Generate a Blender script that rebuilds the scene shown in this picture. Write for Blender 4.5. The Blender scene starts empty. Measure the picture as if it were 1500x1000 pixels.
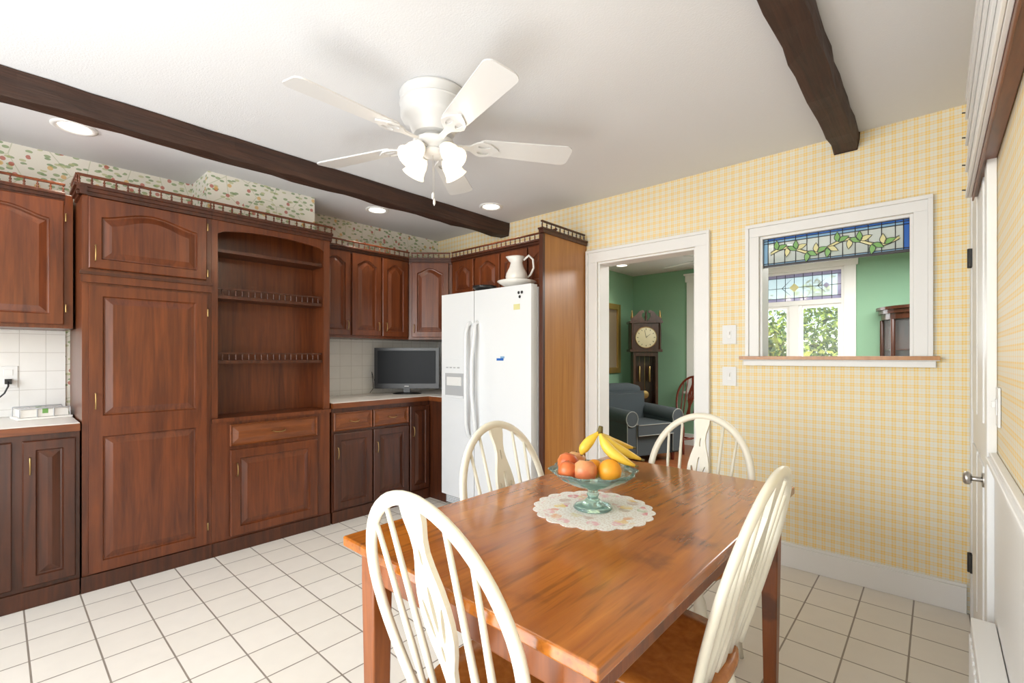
import bpy, bmesh, math, random
from mathutils import Matrix, Vector
random.seed(4)
S=bpy.context.scene
pi=math.pi
# ---------------------------------------------------------------- materials
def new_mat(name):
    m=bpy.data.materials.new(name); m.use_nodes=True
    nt=m.node_tree; b=nt.nodes['Principled BSDF']
    return m,nt,b
def simple(name,col,rough=.5,metal=0,**kw):
    m,nt,b=new_mat(name)
    b.inputs['Base Color'].default_value=(*col,1); b.inputs['Roughness'].default_value=rough
    b.inputs['Metallic'].default_value=metal
    for k,v in kw.items():
        b.inputs[k.replace('_',' ')].default_value=v
    return m
def N(nt,t,**kw):
    n=nt.nodes.new(t)
    for k,v in kw.items(): setattr(n,k,v)
    return n
def math_(nt,op,a,b=None):
    n=N(nt,'ShaderNodeMath',operation=op)
    for i,v in enumerate((a,b)):
        if v is None: continue
        if isinstance(v,(int,float)): n.inputs[i].default_value=v
        else: nt.links.new(v,n.inputs[i])
    return n.outputs[0]
def objxyz(nt):
    tc=N(nt,'ShaderNodeTexCoord'); s=N(nt,'ShaderNodeSeparateXYZ')
    nt.links.new(tc.outputs['Object'],s.inputs[0]); return tc,s
def comb(nt,x,y,z=0.0):
    c=N(nt,'ShaderNodeCombineXYZ')
    for i,v in enumerate((x,y,z)):
        if isinstance(v,(int,float)): c.inputs[i].default_value=v
        else: nt.links.new(v,c.inputs[i])
    return c.outputs[0]
def mix(nt,f,a,b):
    n=N(nt,'ShaderNodeMix',data_type='RGBA')
    if isinstance(f,(int,float)): n.inputs[0].default_value=f
    else: nt.links.new(f,n.inputs[0])
    for i,v in ((6,a),(7,b)):
        if isinstance(v,tuple): n.inputs[i].default_value=(*v,1)
        else: nt.links.new(v,n.inputs[i])
    return n.outputs[2]
def ramp(nt,fac,stops):
    r=N(nt,'ShaderNodeValToRGB'); nt.links.new(fac,r.inputs[0])
    el=r.color_ramp.elements
    while len(el)<len(stops): el.new(.5)
    for e,(p,c) in zip(el,stops):
        e.position=p; e.color=(*c,1)
    return r.outputs[0]
def wood(name,c1,c2,scale=(22,22,1.6),rough=.35,coat=.2,bump=.05,dark=None,streak=0):
    m,nt,b=new_mat(name)
    tc=N(nt,'ShaderNodeTexCoord'); mp=N(nt,'ShaderNodeMapping'); mp.inputs['Scale'].default_value=scale
    nt.links.new(tc.outputs['Object'],mp.inputs[0])
    n1=N(nt,'ShaderNodeTexNoise'); n1.inputs['Scale'].default_value=1; n1.inputs['Detail'].default_value=5; n1.inputs['Distortion'].default_value=1.2
    n2=N(nt,'ShaderNodeTexNoise'); n2.inputs['Scale'].default_value=4; n2.inputs['Detail'].default_value=3
    nt.links.new(mp.outputs[0],n1.inputs[0]); nt.links.new(mp.outputs[0],n2.inputs[0])
    f=math_(nt,'ADD',math_(nt,'MULTIPLY',n1.outputs[0],.7),math_(nt,'MULTIPLY',n2.outputs[0],.3))
    c=ramp(nt,f,[(.32,c1),(.68,c2)])
    if streak:
        mp2=N(nt,'ShaderNodeMapping'); mp2.inputs['Scale'].default_value=tuple(x*4 for x in scale)
        nt.links.new(tc.outputs['Object'],mp2.inputs[0])
        n4=N(nt,'ShaderNodeTexNoise'); n4.inputs['Scale'].default_value=1; n4.inputs['Detail'].default_value=2; nt.links.new(mp2.outputs[0],n4.inputs[0])
        c=mix(nt,math_(nt,'MULTIPLY',ramp(nt,n4.outputs[0],[(.52,(0,0,0)),(.68,(1,1,1))]),streak),c,tuple(x*.3 for x in c1))
    if dark:
        n3=N(nt,'ShaderNodeTexNoise'); n3.inputs['Scale'].default_value=dark[1]; n3.inputs['Detail'].default_value=6
        nt.links.new(tc.outputs['Object'],n3.inputs[0])
        mk=ramp(nt,n3.outputs[0],[(dark[2],(0,0,0)),(dark[2]+.1,(1,1,1))])
        c=mix(nt,math_(nt,'MULTIPLY',mk,dark[3]),c,dark[0])
    nt.links.new(c,b.inputs['Base Color'])
    b.inputs['Roughness'].default_value=rough; b.inputs['Coat Weight'].default_value=coat; b.inputs['Coat Roughness'].default_value=.2
    bp=N(nt,'ShaderNodeBump'); bp.inputs['Strength'].default_value=bump; bp.inputs['Distance'].default_value=.01
    nt.links.new(f,bp.inputs['Height']); nt.links.new(bp.outputs[0],b.inputs['Normal'])
    return m
M={}
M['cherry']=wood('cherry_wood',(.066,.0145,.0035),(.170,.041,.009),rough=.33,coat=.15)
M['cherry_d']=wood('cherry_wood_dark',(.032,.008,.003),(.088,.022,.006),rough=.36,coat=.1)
M['cherry_o']=wood('cherry_orange',(.11,.028,.006),(.22,.060,.012),scale=(22,3,18),rough=.36,coat=.1)
M['panel']=wood('golden_panel',(.36,.140,.030),(.52,.235,.062),scale=(14,14,.9),rough=.35)
M['beam']=wood('beam_wood',(.016,.0065,.0035),(.062,.023,.011),scale=(30,1.5,30),rough=.6,coat=0,bump=.5)
M['table']=wood('table_wood',(.30,.078,.007),(.52,.170,.016),scale=(16,1.1,16),rough=.17,coat=.45,bump=.02,dark=((.10,.025,.004),5,.56,.5),streak=.5)
M['tablel']=wood('table_leg_wood',(.15,.038,.006),(.29,.08,.012),scale=(22,22,1.6),rough=.35,dark=((.05,.015,.004),7,.56,.6))
M['seat']=wood('seat_wood',(.33,.10,.016),(.50,.18,.034),scale=(18,18,18),rough=.25)
M['redwood']=wood('red_wood',(.10,.015,.006),(.22,.03,.012),rough=.35)
M['clockw']=wood('clock_wood',(.035,.010,.005),(.085,.024,.010),rough=.3)
M['woodfloor']=wood('wood_floor',(.22,.06,.02),(.42,.14,.05),scale=(1.5,22,1),rough=.3)
M['cream']=simple('cream_paint',(.77,.73,.60),.35)
M['white']=simple('white_paint',(.82,.815,.79),.4)
M['fanw']=simple('fan_white',(.70,.695,.68),.35)
M['fridge']=simple('fridge_white',(.79,.81,.82),.28)
M['plastic']=simple('white_plastic',(.78,.78,.76),.4)
M['grey']=simple('grey_plastic',(.45,.46,.47),.4)
M['black']=simple('black_plastic',(.010,.010,.011),.3)
M['screen']=simple('tv_screen',(.013,.015,.018),.4)
M['screen'].node_tree.nodes['Principled BSDF'].inputs['Specular IOR Level'].default_value=.15
M['brass']=simple('brass',(.40,.27,.11),.4,1)
M['steel']=simple('steel',(.50,.48,.45),.3,1)
M['iron']=simple('black_iron',(.02,.02,.02),.5)
M['gold']=simple('gold_frame',(.5,.33,.1),.4,.8)
M['ceramic']=simple('white_ceramic',(.84,.82,.77),.15)
M['dial']=simple('clock_dial',(.75,.68,.45),.4)
M['picture']=simple('picture_canvas',(.25,.2,.13),.6)
M['lead']=simple('lead_came',(.04,.04,.045),.5)
M['counter']=simple('counter_laminate',(.80,.77,.72),.3)
def plaster(name,col,sc=180,st=.08,rough=.8):
    m,nt,b=new_mat(name); b.inputs['Base Color'].default_value=(*col,1); b.inputs['Roughness'].default_value=rough
    tc=N(nt,'ShaderNodeTexCoord'); n=N(nt,'ShaderNodeTexNoise'); n.inputs['Scale'].default_value=sc
    nt.links.new(tc.outputs['Object'],n.inputs[0]); bp=N(nt,'ShaderNodeBump'); bp.inputs['Strength'].default_value=st; bp.inputs['Distance'].default_value=.01
    nt.links.new(n.outputs[0],bp.inputs['Height']); nt.links.new(bp.outputs[0],b.inputs['Normal']); return m
M['ceil']=plaster('ceiling_plaster',(.74,.745,.755),140,.12)
M['green']=plaster('green_paint',(.26,.45,.30))
M['offwhite']=plaster('offwhite_paint',(.80,.78,.72))
M['fabric']=plaster('armchair_fabric',(.065,.078,.088),300,.3,.9)
M['piping']=simple('piping',(.30,.31,.29),.8)
def tilemat(name,c1,c2,mortar,w,ms,rough,swz,spec=.5):
    m,nt,b=new_mat(name); tc,s=objxyz(nt)
    if swz=='xy': v=comb(nt,math_(nt,'ADD',s.outputs[0],10.03),math_(nt,'ADD',s.outputs[1],10.06))
    else: v=comb(nt,math_(nt,'ADD',math_(nt,'ADD',s.outputs[0],s.outputs[1]),20.0),math_(nt,'ADD',s.outputs[2],10.0-.89))
    br=N(nt,'ShaderNodeTexBrick',offset=0.0,squash=1.0)
    br.inputs['Scale'].default_value=1; br.inputs['Brick Width'].default_value=w; br.inputs['Row Height'].default_value=w
    br.inputs['Mortar Size'].default_value=ms; br.inputs['Mortar Smooth'].default_value=.2
    br.inputs['Color1'].default_value=(*c1,1); br.inputs['Color2'].default_value=(*c2,1); br.inputs['Mortar'].default_value=(*mortar,1)
    nt.links.new(v,br.inputs['Vector'])
    n=N(nt,'ShaderNodeTexNoise'); n.inputs['Scale'].default_value=14; nt.links.new(tc.outputs['Object'],n.inputs[0])
    c=mix(nt,math_(nt,'MULTIPLY',n.outputs[0],.28),br.outputs[0],tuple(x*.75 for x in c1))
    nt.links.new(c,b.inputs['Base Color']); b.inputs['Roughness'].default_value=rough
    bp=N(nt,'ShaderNodeBump',invert=True); bp.inputs['Strength'].default_value=.4; bp.inputs['Distance'].default_value=.003
    nt.links.new(br.outputs['Fac'],bp.inputs['Height']); nt.links.new(bp.outputs[0],b.inputs['Normal'])
    return m
M['tile']=tilemat('floor_tile',(.81,.77,.70),(.78,.74,.665),(.22,.18,.145),.203,.0036,.36,'xy')
M['splash']=tilemat('backsplash_tile',(.82,.81,.78),(.80,.79,.76),(.60,.58,.54),.108,.0018,.2,'vz')
def plaid():
    m,nt,b=new_mat('plaid_wallpaper'); tc,s=objxyz(nt)
    u=math_(nt,'ADD',math_(nt,'ADD',s.outputs[0],s.outputs[1]),20.0); z=math_(nt,'ADD',s.outputs[2],5.0)
    P=.044
    def band(v):
        f=math_(nt,'FRACT',math_(nt,'DIVIDE',v,P))
        def win(a,c): return math_(nt,'MULTIPLY',math_(nt,'GREATER_THAN',f,a),math_(nt,'LESS_THAN',f,c))
        w=math_(nt,'MULTIPLY',win(0.0,.42),.42)
        t=math_(nt,'MULTIPLY',math_(nt,'ADD',win(.02,.12),win(.30,.40)),.55)
        t2=math_(nt,'MULTIPLY',win(.66,.75),.35)
        return math_(nt,'ADD',math_(nt,'ADD',w,t),t2)
    tot=math_(nt,'MULTIPLY',math_(nt,'ADD',band(u),band(z)),.58)
    c=mix(nt,tot,(.80,.775,.665),(.90,.62,.155))
    nt.links.new(c,b.inputs['Base Color']); b.inputs['Roughness'].default_value=.65
    return m
M['plaid']=plaid()
def berry():
    m,nt,b=new_mat('berry_wallpaper'); tc,s=objxyz(nt)
    v=comb(nt,math_(nt,'ADD',s.outputs[0],s.outputs[1]),s.outputs[2])
    def vor(sc,off,rand=1.0,sy=1.0):
        mp=N(nt,'ShaderNodeMapping'); mp.inputs['Location'].default_value=(off,off*.7,0); mp.inputs['Scale'].default_value=(sc,sc*sy,1)
        mp.inputs['Rotation'].default_value=(0,0,off)
        nt.links.new(v,mp.inputs[0]); x=N(nt,'ShaderNodeTexVoronoi',voronoi_dimensions='2D'); x.inputs['Scale'].default_value=1
        x.inputs['Randomness'].default_value=rand
        nt.links.new(mp.outputs[0],x.inputs['Vector']); return x
    c=(.82,.785,.69)
    vd=N(nt,'ShaderNodeTexVoronoi',voronoi_dimensions='2D',feature='DISTANCE_TO_EDGE'); vd.inputs['Scale'].default_value=6
    nt.links.new(v,vd.inputs['Vector'])
    c=mix(nt,math_(nt,'MULTIPLY',math_(nt,'LESS_THAN',vd.outputs['Distance'],.014),.4),c,(.32,.38,.16))
    for off,sc,sy,col in ((1.1,19,2.0,(.15,.27,.09)),(2.3,17,1.8,(.22,.33,.12)),(4.9,18,2,(.50,.52,.26))):
        x=vor(sc,off,1,sy); sel=N(nt,'ShaderNodeSeparateColor'); nt.links.new(x.outputs['Color'],sel.inputs[0])
        f=math_(nt,'MULTIPLY',math_(nt,'LESS_THAN',x.outputs['Distance'],.26),math_(nt,'GREATER_THAN',sel.outputs[0],.70))
        c=mix(nt,math_(nt,'MULTIPLY',f,.75),c,col)
    for off,sc,col,th in ((.4,16,(.48,.09,.06),.70),(3.7,15,(.72,.45,.14),.84)):
        x=vor(sc,off); sel=N(nt,'ShaderNodeSeparateColor'); nt.links.new(x.outputs['Color'],sel.inputs[0])
        f=math_(nt,'MULTIPLY',math_(nt,'LESS_THAN',x.outputs['Distance'],.19),math_(nt,'GREATER_THAN',sel.outputs[1],th))
        c=mix(nt,math_(nt,'MULTIPLY',f,.8),c,col)
    nt.links.new(c,b.inputs['Base Color']); b.inputs['Roughness'].default_value=.7
    return m
M['berry']=berry()
def emit(name,col,st,base=(.9,.9,.88)):
    m=simple(name,base,.4); b=m.node_tree.nodes['Principled BSDF']
    b.inputs['Emission Color'].default_value=(*col,1); b.inputs['Emission Strength'].default_value=st; return m
M['shade']=emit('lit_frosted_glass',(1,.84,.62),1.1,(.70,.67,.60))
M['downlight']=emit('lit_downlight',(1,.93,.8),5)
M['bowl']=simple('green_glass',(.62,.88,.80),.04,0,Transmission_Weight=.85,IOR=1.45)
def tinted(name,col,f=.8,tr=.0):
    m=bpy.data.materials.new(name); m.use_nodes=True; nt=m.node_tree; nt.nodes.clear()
    o=N(nt,'ShaderNodeOutputMaterial'); t=N(nt,'ShaderNodeBsdfTransparent'); t.inputs[0].default_value=(*col,1)
    g=N(nt,'ShaderNodeBsdfPrincipled'); g.inputs['Base Color'].default_value=(*col,1); g.inputs['Roughness'].default_value=.1
    mx=N(nt,'ShaderNodeMixShader'); mx.inputs[0].default_value=1-f
    nt.links.new(t.outputs[0],mx.inputs[1]); nt.links.new(g.outputs[0],mx.inputs[2]); nt.links.new(mx.outputs[0],o.inputs[0]); return m
M['pane']=tinted('clear_glass',(.95,.97,.97),.94)
M['sg_clear']=tinted('stained_pale',(.88,.92,.90),.6)
M['sg_blue']=tinted('stained_blue',(.05,.20,.65),.3)
M['sg_lblue']=tinted('stained_lightblue',(.40,.65,.85),.4)
M['sg_green']=simple('stained_green',(.20,.42,.12),.2)
M['sg_yel']=simple('stained_yellow',(.72,.68,.34),.2)
M['sg_purp']=tinted('stained_purple',(.60,.56,.72),.5)
def leafmat(name,c1,c2):
    m,nt,b=new_mat(name); tc=N(nt,'ShaderNodeTexCoord'); n=N(nt,'ShaderNodeTexNoise'); n.inputs['Scale'].default_value=7; n.inputs['Detail'].default_value=8
    nt.links.new(tc.outputs['Object'],n.inputs[0]); nt.links.new(ramp(nt,n.outputs[0],[(.4,c1),(.6,c2)]),b.inputs['Base Color']); b.inputs['Roughness'].default_value=.8
    return m
M['leaf']=leafmat('foliage',(.04,.12,.015),(.50,.60,.08))
M['leaf2']=leafmat('foliage_olive',(.06,.10,.03),(.50,.48,.08))
M['grass']=leafmat('grass',(.10,.2,.04),(.25,.4,.1))
M['banana']=leafmat('banana_skin',(.70,.43,.03),(.80,.56,.07))
M['banana'].node_tree.nodes['Principled BSDF'].inputs['Roughness'].default_value=.4
M['apple']=leafmat('apple_skin',(.62,.17,.07),(.80,.52,.22)); M['apple'].node_tree.nodes['Principled BSDF'].inputs['Roughness'].default_value=.35
M['tomato']=leafmat('red_apple_skin',(.48,.06,.02),(.70,.20,.05)); M['tomato'].node_tree.nodes['Principled BSDF'].inputs['Roughness'].default_value=.35
M['orange']=simple('orange_skin',(.82,.34,.02),.4)
M['stem']=simple('stem_brown',(.12,.09,.02),.6)
TC=(-.81,1.277)
def doily():
    m,nt,b=new_mat('doily_cloth'); tc,sx=objxyz(nt)
    dx=math_(nt,'SUBTRACT',sx.outputs[0],TC[0]); dy=math_(nt,'SUBTRACT',sx.outputs[1],TC[1])
    r=math_(nt,'SQRT',math_(nt,'ADD',math_(nt,'MULTIPLY',dx,dx),math_(nt,'MULTIPLY',dy,dy)))
    x=N(nt,'ShaderNodeTexVoronoi',voronoi_dimensions='2D'); x.inputs['Scale'].default_value=24; nt.links.new(tc.outputs['Object'],x.inputs['Vector'])
    s=N(nt,'ShaderNodeSeparateColor'); nt.links.new(x.outputs['Color'],s.inputs[0])
    ring=math_(nt,'MULTIPLY',math_(nt,'GREATER_THAN',r,.08),math_(nt,'LESS_THAN',r,.168))
    f=math_(nt,'MULTIPLY',math_(nt,'LESS_THAN',x.outputs['Distance'],.5),math_(nt,'GREATER_THAN',s.outputs[0],.25))
    f=math_(nt,'MULTIPLY',f,ring)
    col=ramp(nt,s.outputs[1],[(.2,(.66,.27,.29)),(.45,(.78,.60,.22)),(.65,(.33,.47,.27)),(.85,(.74,.45,.47))])
    big=N(nt,'ShaderNodeTexNoise'); big.inputs['Scale'].default_value=45; nt.links.new(tc.outputs['Object'],big.inputs[0])
    f=math_(nt,'MULTIPLY',f,ramp(nt,big.outputs[0],[(.38,(.15,.15,.15)),(.58,(.95,.95,.95))]))
    h=N(nt,'ShaderNodeTexVoronoi',voronoi_dimensions='2D'); h.inputs['Scale'].default_value=110; nt.links.new(tc.outputs['Object'],h.inputs['Vector'])
    hole=math_(nt,'MULTIPLY',math_(nt,'LESS_THAN',h.outputs['Distance'],.3),.28)
    base=mix(nt,hole,(.80,.78,.73),(.45,.25,.10))
    c=mix(nt,f,base,col)
    nt.links.new(c,b.inputs['Base Color']); b.inputs['Roughness'].default_value=.8; return m
M['doily']=doily()
# ---------------------------------------------------------------- builder
class B:
    def __init__(s): s.v=[];s.f=[];s.m=[];s.sm=[];s.M=Matrix()
    def add(s,vs,fs,mat,smooth=False,M2=None):
        o=len(s.v); T=s.M if M2 is None else s.M@M2
        s.v+= [T@Vector(p) for p in vs]
        flip=T.determinant()<0
        for f in fs:
            g=[i+o for i in f]
            if flip: g.reverse()
            s.f.append(g); s.m.append(mat); s.sm.append(smooth)
    def box(s,x0,x1,y0,y1,z0,z1,mat,M2=None):
        v=[(x,y,z) for x in (x0,x1) for y in (y0,y1) for z in (z0,z1)]
        f=[(0,1,3,2),(4,6,7,5),(0,4,5,1),(2,3,7,6),(0,2,6,4),(1,5,7,3)]
        s.add(v,f,mat,False,M2)
    def prism(s,poly,z0,z1,mat,smooth=False,M2=None):
        n=len(poly)
        v=[(x,y,z0) for x,y in poly]+[(x,y,z1) for x,y in poly]
        s.add(v,[list(range(n))[::-1],list(range(n,2*n))],mat,False,M2)
        s.add(v,[(i,(i+1)%n,n+(i+1)%n,n+i) for i in range(n)],mat,smooth,M2)
    def lathe(s,prof,c,mat,n=24,M2=None,cap=True,fn=None):
        v=[];f=[]
        for r,z in prof:
            for i in range(n):
                a=2*pi*i/n; rr=r*(fn(a,r,z) if fn else 1)
                v.append((c[0]+rr*math.cos(a),c[1]+rr*math.sin(a),c[2]+z))
        for k in range(len(prof)-1):
            for i in range(n):
                j=(i+1)%n; f.append((k*n+i,k*n+j,(k+1)*n+j,(k+1)*n+i))
        if cap:
            if prof[0][0]>1e-4: f.append(list(range(n))[::-1])
            if prof[-1][0]>1e-4: f.append([ (len(prof)-1)*n+i for i in range(n)])
        s.add(v,f,mat,True,M2)
    def cyl(s,p0,p1,r0,r1,mat,n=12):
        s.tube([p0,p1],[r0,r1],mat,n)
    def turned(s,p0,p1,prof,mat,n=10):
        p0=Vector(p0);p1=Vector(p1)
        s.tube([p0.lerp(p1,t) for t,_ in prof],[r for _,r in prof],mat,n)
    def tube(s,pts,rad,mat,n=10,ref=None,ry=None,closed=False,M2=None):
        pts=[Vector(p) for p in pts]; L=len(pts)
        if isinstance(rad,(int,float)): rad=[rad]*L
        v=[];f=[]; up=None
        for i,p in enumerate(pts):
            if closed: t=(pts[(i+1)%L]-pts[i-1]).normalized()
            else: t=(pts[min(i+1,L-1)]-pts[max(i-1,0)]).normalized()
            if ref is not None: a=Vector(ref)
            elif up is None: a=Vector((0,0,1)) if abs(t.z)<.9 else Vector((1,0,0))
            else: a=up
            b=t.cross(a).normalized(); a=b.cross(t).normalized(); up=a
            k=ry if ry else 1
            for j in range(n):
                th=2*pi*j/n; v.append(p+(b*math.cos(th)+a*math.sin(th)*k)*rad[i])
        m=L if closed else L-1
        for i in range(m):
            for j in range(n):
                q=(j+1)%n; i2=(i+1)%L
                f.append((i*n+j,i*n+q,i2*n+q,i2*n+j))
        if not closed: f.append(list(range(n))[::-1]); f.append([(L-1)*n+j for j in range(n)])
        s.add(v,f,mat,True,M2)
    def sphere(s,c,r,mat,sc=(1,1,1),n=20):
        k=n//2
        prof=[(max(1e-5,r*math.sin(pi*i/k)),-r*math.cos(pi*i/k)) for i in range(k+1)]
        s.lathe(prof,(0,0,0),mat,n,Matrix.Translation(c)@Matrix.Diagonal((*sc,1)),cap=False)
    def door(s,T,w,h,mat,arch=0,st=.055,t=.02,chamfer=True,panelmat=None):
        nb,nt_=3,17
        def loop(ins,a,z):
            x0,x1,y0=ins,w-ins,ins; p=[]
            for i in range(nb): p.append((x0+(x1-x0)*i/nb,y0,z))
            topR=h-ins-a
            for i in range(2): p.append((x1,y0+(topR-y0)*i/2,z))
            for i in range(nt_):
                q=i/(nt_-1); bump=(0.5-.5*math.cos(2*pi*q))**.75
                p.append((x1+(x0-x1)*q,h-ins-a*(1-bump),z))
            for i in range(1,2): p.append((x0,topR+(y0-topR)*i/2,z))
            return p
        c=.004 if chamfer else 0
        L=[loop(0,0,0),loop(0,0,t-c),loop(c+.0001,0,t),loop(st,arch,t),loop(st+.005,arch,t-.010),loop(st+.012,arch,t-.011),loop(st+.042,arch,t-.001)]
        n=len(L[0]); v=[p for l in L for p in l]
        f=[(k*n+i,k*n+(i+1)%n,(k+1)*n+(i+1)%n,(k+1)*n+i) for k in range(3) for i in range(n)]
        s.add(v,f,mat,False,T)
        f=[(k*n+i,k*n+(i+1)%n,(k+1)*n+(i+1)%n,(k+1)*n+i) for k in range(3,len(L)-1) for i in range(n)]
        f.append([(len(L)-1)*n+i for i in range(n)])
        s.add(v,f,panelmat or mat,False,T)
    def make(s,name,bevel=0,seg=2,subsurf=0,loc=None):
        me=bpy.data.meshes.new(name); names=sorted(set(s.m))
        o=Vector(loc) if loc is not None else Vector((0,0,0))
        me.from_pydata([tuple(p-o) for p in s.v],[],s.f)
        for nme in names: me.materials.append(M[nme])
        idx={k:i for i,k in enumerate(names)}
        for p,mm,sm in zip(me.polygons,s.m,s.sm): p.material_index=idx[mm]; p.use_smooth=sm
        me.validate(); me.update()
        ob=bpy.data.objects.new(name,me); S.collection.objects.link(ob); ob.location=o
        if bevel:
            b=ob.modifiers.new('bevel','BEVEL'); b.width=bevel; b.segments=seg; b.limit_method='ANGLE'; b.angle_limit=math.radians(50)
        return ob
def frame(o,u,n):
    u=Vector(u).normalized(); n=Vector(n).normalized(); v=Vector((0,0,1))
    m=Matrix((( u.x,v.x,n.x,o[0]),(u.y,v.y,n.y,o[1]),(u.z,v.z,n.z,o[2]),(0,0,0,1))); return m
def curve_mesh(outl,ext):
    cu=bpy.data.curves.new('tmp','CURVE'); cu.dimensions='2D'; cu.fill_mode='BOTH'; cu.extrude=ext
    for o in outl:
        sp=cu.splines.new('POLY'); sp.points.add(len(o)-1)
        for p,(x,y) in zip(sp.points,o): p.co=(x,y,0,1)
        sp.use_cyclic_u=True
    ob=bpy.data.objects.new('tmp',cu); S.collection.objects.link(ob)
    dg=bpy.context.evaluated_depsgraph_get(); ev=ob.evaluated_get(dg); me=ev.to_mesh()
    r=([tuple(v.co) for v in me.vertices],[tuple(p.vertices) for p in me.polygons])
    ev.to_mesh_clear(); bpy.data.objects.remove(ob); bpy.data.curves.remove(cu); return r
# ---------------------------------------------------------------- dims
XW,XR,YB,YF,ZC=-3.9,.145,3.14,-1.6,2.45
WT=.14
b=B(); b.box(XW-.1,XR+.1,YF-.1,YB+.07,-.1,0,'tile'); b.make('floor')
b=B(); b.box(XW-.1,2.2,YB+.07,6.7,-.1,0,'woodfloor'); b.make('floor_living_room')
b=B(); b.box(XW-.1,XR+.1,YF-.1,YB+.07,ZC,ZC+.1,'ceil'); b.make('ceiling')
b=B(); b.box(XW-.1,2.2,YB+.07,6.7,ZC,ZC+.1,'ceil'); b.make('ceiling_living_room')
b=B(); b.box(XW-.1,XW,YF,YB+.07,0,ZC,'berry'); b.box(XW,-3.53,.93,1.64,0,ZC,'berry'); b.make('wall_left')
DX0,DX1,DZ=-1.945,-1.187,1.965
PX0,PX1,PZ0,PZ1=-.80,-.085,1.235,1.965
def holes_wall(b,y0,y1,mat,x0,x1,holes):
    xs=sorted(holes); cur=x0
    for (a,c,z0,z1) in xs:
        b.box(cur,a,y0,y1,0,ZC,mat)
        if z0>0: b.box(a,c,y0,y1,0,z0,mat)
        b.box(a,c,y0,y1,z1,ZC,mat); cur=c
    b.box(cur,x1,y0,y1,0,ZC,mat)
hs=[(DX0,DX1,0,DZ),(PX0,PX1,PZ0,PZ1)]
b=B(); holes_wall(b,YB,YB+.07,'plaid',XW,XR,hs); holes_wall(b,YB+.07,YB+.14,'green',XW,2.1,hs); b.make('wall_back')
b=B(); b.box(XR,XR+.1,YF,YB,0,ZC,'plaid'); b.make('wall_right')
b=B(); RW=(-3.2,-.4,.95,2.15)
b.box(XW,RW[0],YF-.12,YF,0,ZC,'offwhite'); b.box(RW[1],XR,YF-.12,YF,0,ZC,'offwhite')
b.box(RW[0],RW[1],YF-.12,YF,0,RW[2],'offwhite'); b.box(RW[0],RW[1],YF-.12,YF,RW[3],ZC,'offwhite'); b.make('wall_front')
b=B()
for x in (RW[0],(RW[0]+RW[1])/2-.03,RW[1]-.06): b.box(x,x+.06,YF-.1,YF+.015,RW[2],RW[3],'white')
b.box(RW[0],RW[1],YF-.098,YF+.013,RW[3]-.06,RW[3],'white'); b.box(RW[0],RW[1],YF-.098,YF+.03,RW[2],RW[2]+.05,'white')
b.make('window_1')
LX,LY=-3.41,6.5
W1=(-1.79,-.775,.75,2.27); W2=(-2.47,-2.1,.75,2.27)
b=B(); holes_wall(b,LY,LY+.14,'green',LX-.1,2.1,[W1,W2]); b.make('wall_living_back')
b=B(); b.box(LX-.1,LX,YB+.14,LY,0,ZC,'green'); b.make('wall_living_left')
b=B(); b.box(2.1,2.2,YB,LY+.14,0,ZC,'green'); b.make('wall_living_right')
b=B(); b.box(LX+.02,2.09,LY-.018,LY-.001,0,.16,'white'); b.make('baseboard_living_back')
b=B(); b.box(LX+.001,LX+.018,YB+.15,LY-.02,0,.16,'white'); b.make('baseboard_living_left')
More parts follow.
